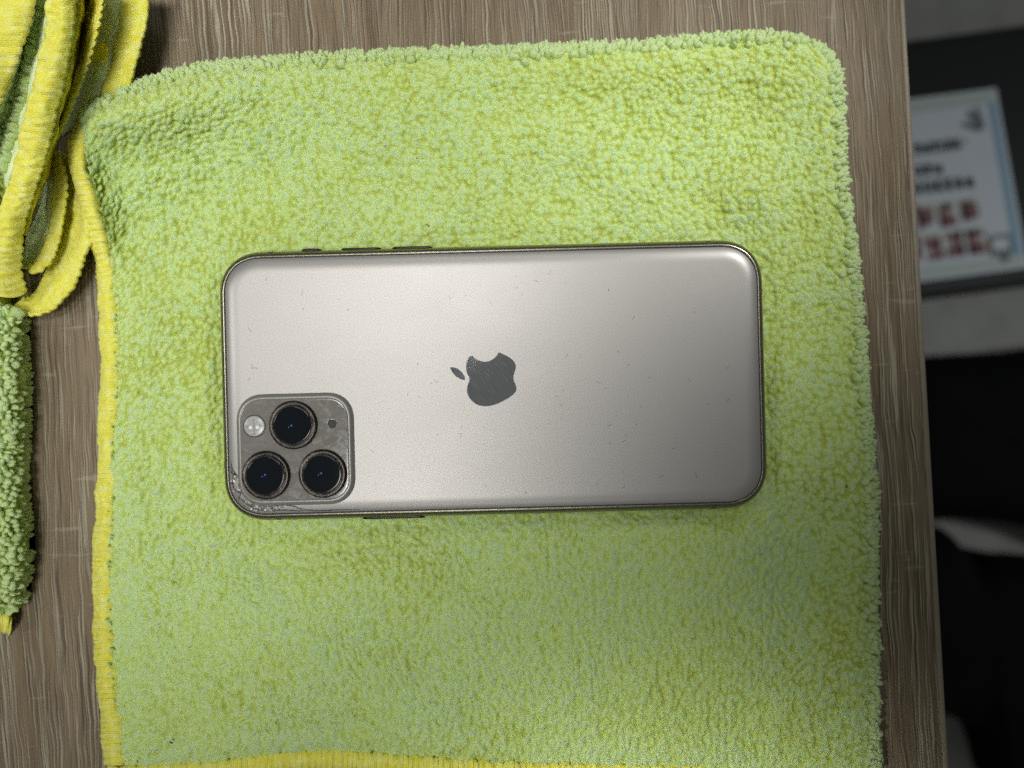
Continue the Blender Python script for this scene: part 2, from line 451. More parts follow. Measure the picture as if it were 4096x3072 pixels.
def line(a0, n, wpx, gap, b, h, mat, under=None):
    global sd
    for i in range(n):
        sd += 1; a = a0 + i * (wpx + gap)
        if under:
            glyph('letter_shadow', a - 4, b - 0.018, wpx + 8, h, under, 0.0006, sd)
        glyph('letter', a, b, wpx, h, mat, 0.0011, sd)
line(175, 5, 34, 6, 0.245, 0.062, M['ink']); line(268, 3, 34, 6, 0.365, 0.062, M['ink']); line(152, 6, 34, 8, 0.455, 0.07, M['ink'])
pr('letter', 150, 168, 0.262, 0.272, M['ink'], 0.0011)
line(152, 4, 76, 14, 0.60, 0.125, M['redink'], M['yellowink']); line(146, 5, 78, 10, 0.765, 0.13, M['redink'], M['yellowink'])
# small drawings: sprig in the upper corner, chat bubble in the lower one
for (a, b, dx, dy) in ((75, 0.20, 45, -0.10), (80, 0.205, 70, -0.045), (70, 0.20, 15, -0.115)):
    pq('sprig', [pp(a, b), pp(a + dx, b + dy), pp(a + dx + 16, b + dy + 0.018), pp(a + 18, b + 0.02)], M['greyink'], 0.0010 + dx * 1e-6)
pr('bubble', 46, 140, 0.80, 0.915, M['greyink'], 0.0010); pr('bubble_face', 60, 124, 0.822, 0.885, M['paper'], 0.0014)
pq('bubble_tail', [pp(112, 0.915), pp(62, 0.915), pp(72, 0.955), pp(98, 0.958)], M['greyink'], 0.0010)

def soft_lump(name, outline, z0, z1, mat, label, cat, seam=True):
    """soft rounded body with the given plan outline"""
    r = empty(name, (*P(*np.mean(outline, 0), z0)[:2], z0)); tag(r, label, cat)
    inv = Matrix.Translation(-Vector(r.location))
    o2 = spline(list(outline) + [outline[0]], 65)[:-1]
    c = o2.mean(0); rings = []
    for t in np.linspace(0, 1, 9):
        ang = t * math.pi / 2
        k = math.cos(ang) ** 0.5 if t < 1 else 0.02; z = z0 + (z1 - z0) * (0.35 + 0.65 * math.sin(ang))
        q = c + (o2 - c) * k
        rings.append(Pn(q[:, 0], q[:, 1], np.full(len(q), z)))
    low = Pn(o2[:, 0], o2[:, 1], np.full(len(o2), z0 + (z1 - z0) * 0.35)); low = low * [0.97, 0.97, 1]; low[:, 2] = z0
    rings = np.array([low] + rings); n, m = rings.shape[:2]
    v = np.concatenate([rings, rings[:, :1]], 1); v[..., 2] += 0.004 * vnoise(v[..., 0] * 25, v[..., 1] * 25, 5) * (np.arange(n) > 0)[:, None]
    o = link('cover', mesh_np('cover', v.reshape(-1, 3), grid_faces(n, m + 1, flip=False)), mat, r); o.matrix_parent_inverse = inv
    if seam:
        ring = v[3]; tube_mesh('piping', ring, 0.003, mat, r, inv)
    return r

def tube_mesh(name, pts, rad, mat, parent=None, inv=None, sides=6, taper=False):
    p = np.array(pts, float); d = np.gradient(p, axis=0); d /= np.linalg.norm(d, axis=1)[:, None] + 1e-12
    up = np.where(np.abs(d[:, 2:3]) > 0.9, [[1., 0, 0]], [[0, 0, 1.]])
    a = np.cross(d, up); a /= np.linalg.norm(a, axis=1)[:, None]; b = np.cross(d, a)
    ang = np.linspace(0, 2 * math.pi, sides + 1)
    rr = np.full(len(p), rad)
    if taper: rr = rr * (0.25 + 0.75 * np.sin(np.linspace(0.15, math.pi - 0.15, len(p))))
    v = p[:, None] + rr[:, None, None] * (a[:, None] * np.cos(ang)[None, :, None] + b[:, None] * np.sin(ang)[None, :, None])
    if name is None: return v, None
    me = mesh_np(name, v.reshape(-1, 3), grid_faces(len(p), sides + 1))
    o = link(name, me, mat, parent)
    if inv is not None: o.matrix_parent_inverse = inv
    return o

soft_lump('floor_cushion', [(3560, 1440), (3800, 1420), (4100, 1405), (4500, 1400), (4560, 1800), (4500, 2195), (4250, 2145), (4010, 2092), (3800, 2072), (3600, 2080), (3480, 1800)],
          FLOOR, -0.60, M['blackfabric'], 'black padded cushion beside the box on the floor', 'cushion')
soft_lump('soft_bag', [(3600, 2130), (3760, 2110), (3850, 2200), (3920, 2268), (3985, 2245), (4096, 2265), (4400, 2340), (4450, 2800), (4300, 3250), (4090, 3240), (4030, 3080), (3965, 2925), (3890, 2910), (3790, 2860), (3560, 2800), (3500, 2400)],
          FLOOR, -0.58, M['blackfabric'], 'black soft bag with notched outline on the floor past the cushion', 'bag')

# ------------------------------------------------------------------ phone pose (needed by the towel)
PH_Z = 0.0088                     # underside of the phone above the desk top
PH_ROT = math.radians(1.45)
PH_C = P(1974, 1521, PH_Z + 0.00405)
cr, sr = math.cos(PH_ROT), math.sin(PH_ROT)
def to_phone(X, Y):
    dx, dy = X - PH_C[0], Y - PH_C[1]
    return dx * cr + dy * sr, -dx * sr + dy * cr
def LP(px, py, zl):
    """photo pixel at phone-local height zl -> phone-local x, y"""
    x, y, _ = P(px, py, PH_Z + zl); return to_phone(x, y)
HX, HY, HR = 0.0720, 0.0357, 0.0118
def sdbox(x, y, hx=HX, hy=HY, r=HR):
    qx, qy = np.abs(x) - (hx - r), np.abs(y) - (hy - r)
    return np.hypot(np.maximum(qx, 0), np.maximum(qy, 0)) + np.minimum(np.maximum(qx, qy), 0) - r

# ------------------------------------------------------------------ towel building
def icosphere(sub):
    bm = bmesh.new(); bmesh.ops.create_icosphere(bm, subdivisions=sub, radius=1.0)
    bm.verts.ensure_lookup_table()
    v = np.array([x.co[:] for x in bm.verts]); f = np.array([[x.index for x in q.verts] for q in bm.faces]); bm.free(); return v, f
ICO_V, ICO_F = icosphere(2)

def nubs(name, c, nrm, lean, rad, elong, height, spin, parent, mat, base_off=0.0):
    """tufts of pile: c centres, nrm surface normals, all arrays"""
    n = len(c)
    ax = nrm + lean; ax /= np.linalg.norm(ax, axis=1)[:, None]
    ref = np.stack([np.cos(spin), np.sin(spin), np.zeros(n)], -1)
    t = ref - ax * np.sum(ref * ax, 1)[:, None]; t /= np.linalg.norm(t, axis=1)[:, None] + 1e-9
    b = np.cross(ax, t)
    V = ICO_V
    lump = 1 + 0.09 * rng.standard_normal((n, len(V), 1))
    loc = V[None] * lump
    taper = 1.0 - 0.18 * np.clip(V[:, 2], -1, 1)[None]
    x = loc[..., 0] * (rad / np.sqrt(elong))[:, None] * taper; y = loc[..., 1] * (rad * np.sqrt(elong))[:, None] * taper; z = loc[..., 2] * height[:, None]
    v = c[:, None] + x[..., None] * t[:, None] + y[..., None] * b[:, None] + z[..., None] * ax[:, None]
    f = (ICO_F[None] + (np.arange(n) * len(V))[:, None, None]).reshape(-1, 3)
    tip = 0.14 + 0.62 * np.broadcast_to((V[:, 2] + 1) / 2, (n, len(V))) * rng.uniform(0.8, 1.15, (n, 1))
    rnd = np.broadcast_to(rng.uniform(0, 1, n)[:, None], (n, len(V)))
    o = link(name, mesh_np(name, v.reshape(-1, 3), f, {'tip': tip, 'rnd': rnd}), mat, parent)
    o['kind'] = 'stuff'
    return o

def grid_normals(g):
    du = np.gradient(g, axis=0); dv = np.gradient(g, axis=1)
    n = np.cross(du, dv); n /= np.linalg.norm(n, axis=2)[..., None] + 1e-12
    n[n[..., 2].mean() < 0 and slice(None)] *= -1 if n[..., 2].mean() < 0 else 1
    return n

def bilin(g, u, v):
    n, m = g.shape[:2]; a = np.clip(u * (n - 1), 0, n - 1.001); b = np.clip(v * (m - 1), 0, m - 1.001)
    i, j = a.astype(int), b.astype(int); fa, fb = (a - i)[:, None], (b - j)[:, None]
    return (g[i, j] * (1 - fa) + g[i + 1, j] * fa) * (1 - fb) + (g[i, j + 1] * (1 - fa) + g[i + 1, j + 1] * fa) * fb

ZS = 0.66           # the bunched towel's heights below are drawn tall; this squashes it to its real height
def loft(name, rails, n, m, mat, parent, th=0.0012, rib=None, scallop=None, noise=0.0, seed=0):
    """ribbon through several rails of (px, py, z mm); ribs run across it; th is the cloth thickness"""
    zs = ZS if parent is not None and parent.name.startswith('crumpled') else 1.0
    R = [spline(r, n) * [1, 1, zs] for r in rails]
    R = [Pn(r[:, 0], r[:, 1], r[:, 2] * MM) for r in R]
    g = np.array([[0] * 3])
    R = np.array(R)                                   # k, n, 3
    t = np.linspace(0, 1, m); k = len(R)
    if k == 2: g = R[0][:, None] * (1 - t)[None, :, None] + R[1][:, None] * t[None, :, None]
    else:
        g = np.stack([spline([tuple(x) for x in R[:, i]], m) for i in range(n)], 0)
    s = np.r_[0, np.cumsum(np.linalg.norm(np.diff(g[:, m // 2], axis=0), axis=1))]
    nn = grid_normals(g)
    tt = np.linspace(0, 1, m)[None, :]
    if rib:
        per, amp = rib
        ph = s[:, None] / per + 0.35 * tt + 0.5 * vnoise(s[:, None] / (per * 2.3) + 0 * tt, 0 * tt + seed, seed + 3)
        g = g + nn * (amp * np.sin(2 * math.pi * ph) * np.sin(math.pi * np.clip(tt, 0.12, 0.88)))[..., None]
    if noise: g = g + nn * (noise * vnoise(g[..., 0] * 260, g[..., 1] * 260, seed + 11) + 0.35 * noise * vnoise(g[..., 0] * 1100, g[..., 1] * 1100, seed + 12))[..., None]
    for per, amp, side in (scallop if isinstance(scallop, list) else [scallop] if scallop else []):
        dirv = (g[:, -1] - g[:, -2]) if side > 0 else (g[:, 0] - g[:, 1])
        dirv = dirv / (np.linalg.norm(dirv, axis=1)[:, None] + 1e-9)
        wv = amp * (np.abs(np.sin(math.pi * (s / per + 0.3 * vnoise(s / per * 0.4, s * 0, seed)))) * 2 - 1)
        wgt = np.clip((tt if side > 0 else 1 - tt) * 3 - 2, 0, 1)
        g = g + dirv[:, None] * (wv[:, None] * wgt)[..., None]
    lo = g - nn * th
    v = np.concatenate([g.reshape(-1, 3), lo.reshape(-1, 3)]); N = n * m
    fl = nn[..., 2].mean()
    f = [grid_faces(n, m), grid_faces(n, m, N, True)]
    i = np.arange(n - 1); j = np.arange(m - 1)
    f.append(np.stack([i * m, (i + 1) * m, (i + 1) * m + N, i * m + N], -1))
    f.append(np.stack([i * m + m - 1, i * m + m - 1 + N, (i + 1) * m + m - 1 + N, (i + 1) * m + m - 1], -1))
    f.append(np.stack([j, j + N, j + 1 + N, j + 1], -1)); e = (n - 1) * m
    f.append(np.stack([e + j, e + j + 1, e + j + 1 + N, e + j + N], -1))
    al = np.concatenate([np.repeat(s, m)] * 2)
    me = mesh_np(name, v, np.concatenate(f), {'along': al})
    o = link(name, me, mat, parent)
    if parent is not None: o.matrix_parent_inverse = Matrix.Translation(-Vector(parent.location))
    bmn = bmesh.new(); bmn.from_mesh(me); bmesh.ops.recalc_face_normals(bmn, faces=bmn.faces); bmn.to_mesh(me); bmn.free()
    return o

# ---- the big green towel under the phone
towel = empty('green_towel', (0, 0, 0))
tag(towel, 'large folded fluffy lime green towel spread flat under the phone', 'towel')
top_c = [(318, 470), (420, 395), (560, 335), (760, 280), (1000, 250), (1250, 232), (1560, 215), (1900, 205), (2300, 190), (2650, 170), (2900, 150), (3080, 142), (3210, 165), (3290, 205)]
right_c = [(3290, 205), (3345, 290), (3362, 450), (3372, 700), (3410, 1000), (3440, 1300), (3470, 1700), (3488, 2000), (3494, 2400), (3500, 2750), (3506, 3100)]
left_c = [(318, 470), (340, 640), (385, 800), (425, 950), (450, 1100), (462, 1300), (466, 1500), (455, 1700), (452, 1877), (442, 2103), (434, 2329), (440, 2555), (452, 2780), (470, 2893), (480, 3060)]
bot_c = [(480, 3060), (850, 3046), (1000, 3025), (1150, 3006), (1350, 3000), (1500, 3014), (2000, 3050), (2500, 3062), (3000, 3080), (3506, 3100)]
NU, NV = 300, 280
T, B = spline(top_c, NU), spline(bot_c, NU); L, R_ = spline(left_c, NV), spline(right_c, NV)
u = np.linspace(0, 1, NU)[:, None, None]; v = np.linspace(0, 1, NV)[None, :, None]
G = (1 - v) * T[:, None] + v * B[:, None] + (1 - u) * L[None] + u * R_[None] - ((1 - u) * (1 - v) * T[0] + u * (1 - v) * T[-1] + (1 - u) * v * B[0] + u * v * B[-1])
px, py = G[..., 0], G[..., 1]; u2, v2 = u[..., 0], v[..., 0]
Hh = 8.0 + 2.0 * vnoise(px / 520, py / 430, 21) + 1.2 * vnoise(px / 210, py / 190, 22)
Hh += 10.0 * np.exp(-((px - 480) / 560) ** 2 - ((py - 440 + (px - 480) * 0.17) / 165) ** 2)            # raised roll along the upper left
Hh += 2.2 * np.exp(-((px - 2400) / 900) ** 2 - ((py - 260) / 120) ** 2)
Hh -= 3.2 * np.exp(-((px - 650) / 420) ** 2 - ((py - 860 + (px - 650) * 0.30) / 140) ** 2)            # trough below it
Hh -= 2.8 * np.exp(-((px - 3180) / 170) ** 2 - ((py - 2250) / 330) ** 2)
Hh += 2.4 * np.exp(-((px - 1250) / 500) ** 2 - ((py - 2350) / 160) ** 2)
Hh += 1.5 * np.exp(-((px - 2700) / 380) ** 2 - ((py - 2650) / 220) ** 2)
X0, Y0, _ = np.moveaxis(Pn(px, py, np.full_like(px, 0.0085)), -1, 0)
lx, ly = to_phone(X0, Y0); sdp = sdbox(lx, ly)
k = np.clip(1 - sdp / 0.007, 0, 1); k = k * k * (3 - 2 * k)
Hh = Hh * (1 - k) + np.minimum(Hh, 7.6) * k
wr, ht = (1 - u2) * 206 + 0 * v2, v2 * 190 + 0 * u2                # mm from the right and the top fold
de = -np.log(np.exp(-wr / 2.0) + np.exp(-ht / 2.0)) * 2.0
de = np.clip(de, 0, None); kk = np.clip(de / 6.5, 0, 1); kk = np.sqrt(1 - (1 - kk) ** 2)
Z = 3.0 + (Hh - 3.0) * kk
dl = np.clip(u2 * 206 / 9.0, 0, 1)
edge_z = np.interp(py, [420, 560, 640, 800, 950, 1100, 1250], [11.0, 13.2, 13.6, 12.2, 9.2, 6.4, 5.0])
Z = Z - (Z - edge_z) * (1 - dl) ** 2
db = np.clip((1 - v2) * 176 / 6.0, 0, 1); Z = Z - (Z - 5.5) * (1 - db) ** 2
S = Pn(px, py, Z * MM)
SN = grid_normals(S)
# backing sheet with a skirt tucked in under the folds
low = S.copy(); low[..., 2] = 0.0006; low[..., :2] *= 0.985
vv = np.concatenate([S.reshape(-1, 3) - SN.reshape(-1, 3) * 0.0014, low.reshape(-1, 3)]); N = NU * NV
def border(NU, NV, N):
    i = np.arange(NU - 1); j = np.arange(NV - 1); e = (NU - 1) * NV
    return np.concatenate([np.stack([i * NV, (i + 1) * NV, (i + 1) * NV + N, i * NV + N], -1), np.stack([i * NV + NV - 1, i * NV + NV - 1 + N, (i + 1) * NV + NV - 1 + N, (i + 1) * NV + NV - 1], -1),
        np.stack([j, j + N, j + 1 + N, j + 1], -1), np.stack([e + j, e + j + 1, e + j + 1 + N, e + j + N], -1)])
link('backing_cloth', mesh_np('backing_cloth', vv, np.concatenate([grid_faces(NU, NV, 0, True), grid_faces(NU, NV, N), border(NU, NV, N)])), M['sheet'], towel)

WU, WV = 206.0, 188.0             # mm across and down
NH, MH = 780, 710
ug, vg = np.meshgrid(np.linspace(0, 1, NH), np.linspace(0, 1, MH), indexing='ij'); ug, vg = ug.ravel(), vg.ravel()
c = bilin(S, ug, vg); nr = bilin(SN, ug, vg); q = bilin(G, ug, vg)
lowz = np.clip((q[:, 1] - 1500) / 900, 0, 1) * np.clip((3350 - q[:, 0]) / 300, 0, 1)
CELL = 1.58
Ux = ug * WU / CELL; Vx = vg * WV / CELL * (1 - 0.0)
Ux = Ux + 0.14 * vnoise(Ux / 1.7, Vx / 1.7, 51) + 0.5 * vnoise(Ux / 9, Vx / 9, 53); Vx = Vx + 0.14 * vnoise(Ux / 1.9, Vx / 1.9, 52) + 0.5 * vnoise(Ux / 8, Vx / 8, 54)
ci, cj = np.floor(Ux).astype(int), np.floor(Vx).astype(int)
lat = np.random.default_rng(99).uniform(0, 1, (6, 200, 200))
KS = 1 / 0.06; acc = np.zeros(len(ug)); dot = np.zeros(len(ug)); rndv = np.zeros(len(ug)); bestv = np.full(len(ug), -9.0)
sharp = 1.55 - 0.45 * lowz
for di in range(-2, 3):
    for dj in range(-2, 3):
        i_, j_ = (ci + di) % 200, (cj + dj) % 200; r = lat[:, i_, j_]
        dx, dy = Ux - (ci + di + 0.08 + 0.84 * r[0]), Vx - (cj + dj + 0.08 + 0.84 * r[1])
        an = (r[2] - 0.5) * math.pi * (1 - 0.5 * lowz); ca, sa = np.cos(an), np.sin(an); el = 1 + 0.5 * r[3] + 0.28 * lowz
        xr, yr = (dx * ca + dy * sa), (-dx * sa + dy * ca) / el
        d2 = (xr * xr * (1 + 0.35 * lowz) + yr * yr) / (0.55 + 0.7 * r[4])
        val = 0.42 * (r[5] - 0.5) - sharp * d2
        acc += np.exp(KS * np.clip(val, -3, 1)); w_ = val > bestv; bestv = np.where(w_, val, bestv); rndv = np.where(w_, r[4], rndv); dot = np.maximum(dot, np.exp(-d2 * 7.0))
hgt = np.log(acc + 1e-9) / KS
open_ = np.clip(vnoise(q[:, 0] / 330, q[:, 1] / 240, 41) * 1.5 - 0.3, 0, 1)        # places where the pile lies open
for gx_, gy_, wx_, wy_ in ((2850, 2720, 420, 260), (1080, 2760, 260, 130), (560, 980, 260, 130), (1500, 2220, 380, 110), (2700, 330, 520, 150)):
    open_ = np.clip(open_ + 0.9 * np.exp(-((q[:, 0] - gx_) / wx_) ** 2 - ((q[:, 1] - gy_) / wy_) ** 2), 0, 1.2)
fine = 0.09 * vnoise(ug * WU * 2.0, vg * WV * 2.2, 61) + 0.05 * vnoise(ug * WU * 3.6, vg * WV * 3.6, 62)
band = vnoise(ug * WU / 14, vg * WV / 11, 63)
standing = np.exp(-((q[:, 0] - 760) / 480) ** 2 - ((q[:, 1] - 680 + (q[:, 0] - 760) * 0.3) / 200) ** 2) + 0.7 * np.exp(-((q[:, 0] - 3150) / 220) ** 2 - ((q[:, 1] - 2250) / 330) ** 2)
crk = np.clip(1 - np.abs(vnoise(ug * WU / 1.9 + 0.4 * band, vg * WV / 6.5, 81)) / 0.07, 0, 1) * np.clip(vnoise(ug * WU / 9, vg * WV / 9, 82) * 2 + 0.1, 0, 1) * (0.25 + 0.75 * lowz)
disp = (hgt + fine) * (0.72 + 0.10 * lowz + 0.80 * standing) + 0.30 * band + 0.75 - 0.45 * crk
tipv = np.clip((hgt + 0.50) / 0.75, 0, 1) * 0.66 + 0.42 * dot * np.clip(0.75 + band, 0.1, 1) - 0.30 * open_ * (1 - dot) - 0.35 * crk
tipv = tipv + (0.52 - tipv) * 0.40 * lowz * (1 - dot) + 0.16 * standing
vq = c + nr * (disp * MM)[:, None]
lx, ly = to_phone(vq[:, 0], vq[:, 1]); sdv = sdbox(lx, ly)
vq[:, 2] = np.where(sdv < 0.0002, np.minimum(vq[:, 2], PH_Z - 0.0002), vq[:, 2])
f = grid_faces(NH, MH, 0, True); f = f[sdv[f[:, 0]] > -0.006]
used = np.unique(f); remap = np.zeros(len(vq), np.int64); remap[used] = np.arange(len(used))
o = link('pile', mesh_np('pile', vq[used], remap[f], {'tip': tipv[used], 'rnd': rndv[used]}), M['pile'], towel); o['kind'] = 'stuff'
# microfibres standing off the pile
nf = 95000
pick = rng.integers(0, len(used), nf); fb = vq[used][pick]; fn = bilin(SN, ug[used][pick], vg[used][pick])
fd = fn * rng.uniform(0.2, 1.0, (nf, 1)) + rng.normal(0, 0.75, (nf, 3)); fd[:, 2] = np.abs(fd[:, 2]); fd /= np.linalg.norm(fd, axis=1)[:, None]
ok = sdv[used][pick] > 0.0006; fb, fd, pick = fb[ok], fd[ok], pick[ok]; nf = len(fb)
ln_ = rng.uniform(0.35, 0.95, (nf, 1)) * MM; wd = np.cross(fd, rng.normal(0, 1, (nf, 3))); wd /= np.linalg.norm(wd, axis=1)[:, None] + 1e-9; wd *= rng.uniform(0.025, 0.055, (nf, 1)) * MM
bend = rng.normal(0, 0.35, (nf, 3)) * ln_; mid_ = fb + fd * ln_ * 0.55; tipp = fb + fd * ln_ * 0.95 + bend
fv = np.stack([fb - wd, fb + wd, mid_ + wd * 0.8, mid_ - wd * 0.8, tipp + wd * 0.3, tipp - wd * 0.3], 1).reshape(-1, 3); k6 = np.arange(nf)[:, None] * 6
ff = np.concatenate([k6 + [0, 1, 2, 3], k6 + [3, 2, 4, 5]])
tf = np.repeat(np.clip(rng.normal(0.45, 0.18, nf), 0.1, 0.9), 6)
o = link('microfibres', mesh_np('microfibres', fv, ff, {'tip': tf, 'rnd': np.repeat(rng.uniform(0, 1, nf), 6)}), M['tuft'], towel); o['kind'] = 'stuff'
# a few loops poking out through the side edging
le = spline([(a, b) for a, b in left_c[4:-1]], 90) + np.stack([rng.uniform(-14, 6, 90), rng.normal(0, 8, 90)], -1)
nubs('loops', Pn(le[:, 0], le[:, 1], rng.uniform(0.0058, 0.0068, 90)), np.tile([0, 0, 1.0], (90, 1)), rng.normal(0, 0.3, (90, 3)), 0.00042 * np.exp(rng.normal(0, 0.25, 90)), np.exp(rng.normal(0.3, 0.2, 90)), np.full(90, 0.0006), rng.normal(1.5, 0.4, 90), towel, M['tuft'])
# long tufts on the two folded sides
ne = 2200
along = rng.uniform(0, 1, ne); deep = np.abs(rng.normal(0, 1.2, ne)); isr = rng.uniform(0, 1, ne) < 0.5
uu = np.where(isr, 1 - deep / WU, 0.008 + 0.992 * along); vw = np.where(isr, along, deep / WV); uu = np.clip(uu, 0.0, 1); vw = np.clip(vw, 0, 0.995)
c = bilin(S, uu, vw); nr = bilin(SN, uu, vw); n = len(c)
er_ = np.exp(-(1 - uu) * WU / 4.0); et_ = np.exp(-vw * WV / 4.0)
amt_ = np.maximum(er_, et_); side = amt_ > 0.85
c[side, 2] -= np.minimum(np.abs(rng.normal(0, 0.0016, side.sum())), c[side, 2] - 0.0012)
lean = np.stack([er_ * 1.2, et_ * 1.2, 0.35 * amt_], -1) + rng.normal(0, 0.30, (n, 3)); lean[:, 0] += 0.35 * vnoise(c[:, 0] * 90, c[:, 1] * 90, 71); lean[:, 1] += 0.35 * vnoise(c[:, 0] * 90, c[:, 1] * 90, 72)
amt = np.maximum(er_, et_)
hg = 0.9 + 1.2 * amt * rng.uniform(0.35, 1, n)
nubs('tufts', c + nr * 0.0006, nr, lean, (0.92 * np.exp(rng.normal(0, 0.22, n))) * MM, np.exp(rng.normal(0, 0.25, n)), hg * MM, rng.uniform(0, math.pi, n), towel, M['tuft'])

def off(r, dx, dz=0, dy=0): return [(a + dx, b + dy, z + dz) for a, b, z in r]
lz = [9, 8.2, 7, 6, 5.5, 5, 5, 5, 5, 5, 5, 5, 5, 5, 5]
lr = [(a, b, z) for (a, b), z in zip(left_c, lz)]
lr[0] = (372, 452, 11.0); lr[1] = (334, 620, 13); lr[2] = (376, 800, 11.5); lr[3] = (418, 950, 8.6)
loft('side_edging', [off(lr, -66, -3.6), off(lr, -60, -1.0), off(lr, -34, 1.5), off(lr, -4, 1.5), [(a + 20, b, z - w) for (a, b, z), w in zip(lr, [0.5, 0.8, 0.8, 0.6, 0.2] + [-0.5] * 10)]], 1500, 30, M['edging'], towel, 0.0010, (0.00165, 0.00012), [(0.0017, 0.00022, -1), (0.0031, 0.00040, 1), (0.0013, 0.00018, 1)], 0.00045, 3)
br = [(430, 3072, 5)] + [(a, b, 6.0) for a, b in bot_c[1:]]
loft('bottom_edging', [off(br, 0, 0.2, -8), off(br, 0, 1.3, 22), off(br, 0, 0.6, 60), off(br, 0, -2.5, 96), off(br, 0, -5.0, 100)], 1700, 14, M['edging'], towel, 0.0010, (0.0017, 0.00020), [(0.0037, 0.0006, -1), (0.0014, 0.0003, -1)], 0.0004, 5)

# ---- crumpled yellow edged towel, upper left
fold = empty('crumpled_towel', P(120, 620, 0))
tag(fold, 'crumpled towel with bright yellow overlocked edges bunched beside the flat towel', 'towel')
A_L = [(-130, -90, 47), (-140, 150, 46), (-190, 420, 44), (-240, 620, 40)]
A_R = [(150, -90, 46), (128, 80, 46), (72, 240, 44), (5, 410, 42), (-70, 600, 38)]
B_L = [(196, -90, 44), (180, 80, 44), (150, 250, 42), (112, 420, 39), (66, 610, 35), (18, 790, 30), (-28, 950, 25), (-50, 1080, 20), (-30, 1180, 15)]
B_M = [(262, -90, 47), (244, 80, 47), (214, 250, 45), (172, 420, 42), (130, 610, 37), (78, 790, 32), (38, 950, 26), (30, 1090, 19), (60, 1195, 12)]
B_R = [(318, -90, 43), (304, 80, 43), (274, 250, 41), (234, 430, 38), (190, 610, 34), (134, 790, 29), (96, 940, 23), (88, 1070, 16), (112, 1175, 9)]
loft('edging', [A_L, off(A_R, -75, 2.0), A_R], 420, 12, M['edging'], fold, 0.0014, (0.0023, 0.00008), (0.0024, 0.00026, 1), 0.0009, 11)
loft('edging', [B_L, B_M, B_R], 900, 14, M['edging'], fold, 0.0014, (0.0025, 0.00008), (0.0025, 0.00026, 1), 0.0009, 13)
# valley of pile between the two edges
V_L = off(A_R, -6, -3); V_R = [(200, -90, 41), (182, 80, 41), (150, 250, 39), (112, 420, 36), (60, 620, 32), (10, 800, 26), (-60, 1000, 20)]
V_M = [(165, -90, 33), (140, 80, 33), (100, 250, 32), (50, 430, 30), (0, 600, 27)]
loft('fold_panel', [V_L, V_M, V_R], 120, 14, M['greencloth'], fold, 0.001, None, None, 0.0006, 17)
# dark inner wall right of the bright edge, rim C
W_B = [(350, -90, 17), (335, 80, 17), (300, 250, 16), (262, 400, 14), (225, 540, 12), (180, 680, 9)]
C_R = [(424, -90, 36), (408, 40, 35), (378, 180, 33), (330, 320, 29), (272, 470, 25), (222, 570, 21), (184, 650, 17), (160, 720, 13)]
loft('fold_panel', [off(B_R[:7], -8, -3), W_B, off(C_R, -10, -3)], 160, 14, M['yellowcloth'], fold, 0.001, None, None, 0.0006, 19)
loft('edging', [off(C_R, -26, -1.5), off(C_R, -8, 0.3), C_R], 700, 8, M['edging'], fold, 0.0009, (0.0023, 0.0001), (0.0022, 0.00042, 1), 0.0003, 23)
# outermost leaf on the right
D_R = [(592, -90, 20), (586, 40, 20), (566, 140, 20), (536, 260, 19), (512, 345, 17), (492, 420, 13)]
D_M = [(492, -90, 17), (484, 60, 17), (462, 170, 16), (436, 280, 15), (400, 400, 13), (370, 470, 10)]
D_L = [(402, -90, 12), (388, 60, 12), (350, 200, 11), (310, 320, 9), (270, 440, 7), (230, 560, 6)]
loft('fold_panel', [D_L, off(D_M, -45, 0.5), D_M], 140, 12, M['greencloth'], fold, 0.001, None, None, 0.0006, 29)
loft('edging', [off(D_M, -4, 0.4), off(D_M, 50, 1.9), D_R], 600, 10, M['edging'], fold, 0.0009, (0.0022, 0.0001), (0.003, 0.0002, 1), 0.0005, 31)
loft('care_tab', [[(362, 182, 21), (400, 172, 22), (428, 178, 21), (434, 210, 20)], [(352, 238, 20), (380, 240, 21), (408, 246, 21), (430, 240, 20)]], 20, 8, M['yellowcloth'], fold, 0.0008, None, None, 0.0003, 33)
# outer curl at the foot of the loop
E_O = [(70, 1228, 6), (112, 1248, 6.5), (165, 1250, 7.5), (228, 1218, 9), (284, 1140, 11), (322, 1055, 13), (348, 950, 14.5), (340, 860, 15), (312, 740, 14), (285, 620, 12)]
E_I = [(95, 1180, 7), (118, 1178, 4), (142, 1160, 3), (176, 1098, 3), (212, 1000, 3), (246, 880, 3.5), (258, 780, 4), (256, 690, 4), (240, 600, 4)]
loft('edging', [E_I, off(E_I, 18, -0.5, 14), off(E_O, -14, -1.8, -12), E_O], 800, 14, M['edging'], fold, 0.0010, (0.0024, 0.00012), (0.0021, 0.0004, 1), 0.0005, 37)
# inner leaf of the loop
F_R = [(206, 590, 13), (250, 680, 14), (262, 760, 13.5), (248, 880, 12.5), (218, 995, 11.5), (176, 1066, 10.5), (128, 1090, 10), (98, 1062, 10)]
F_L = [(176, 640, 7), (150, 740, 6), (118, 860, 5), (102, 960, 4.5), (96, 1010, 4.5), (96, 1035, 5), (97, 1050, 6)]
F_M = [(190, 610, 8.5), (212, 700, 9), (214, 780, 9), (200, 880, 8.5), (176, 975, 8), (146, 1035, 7.5), (116, 1058, 7.5), (98, 1056, 8)]
loft('fold_panel', [F_L, off(F_M, -25, -1.4), F_M], 120, 10, M['greencloth'], fold, 0.001, None, None, 0.0004, 41)
loft('edging', [off(F_M, -3, 0.1), off(F_M, 22, 1.8), F_R], 600, 8, M['edging'], fold, 0.0008, (0.0022, 0.0001), (0.0022, 0.00035, 1), 0.0003, 43)

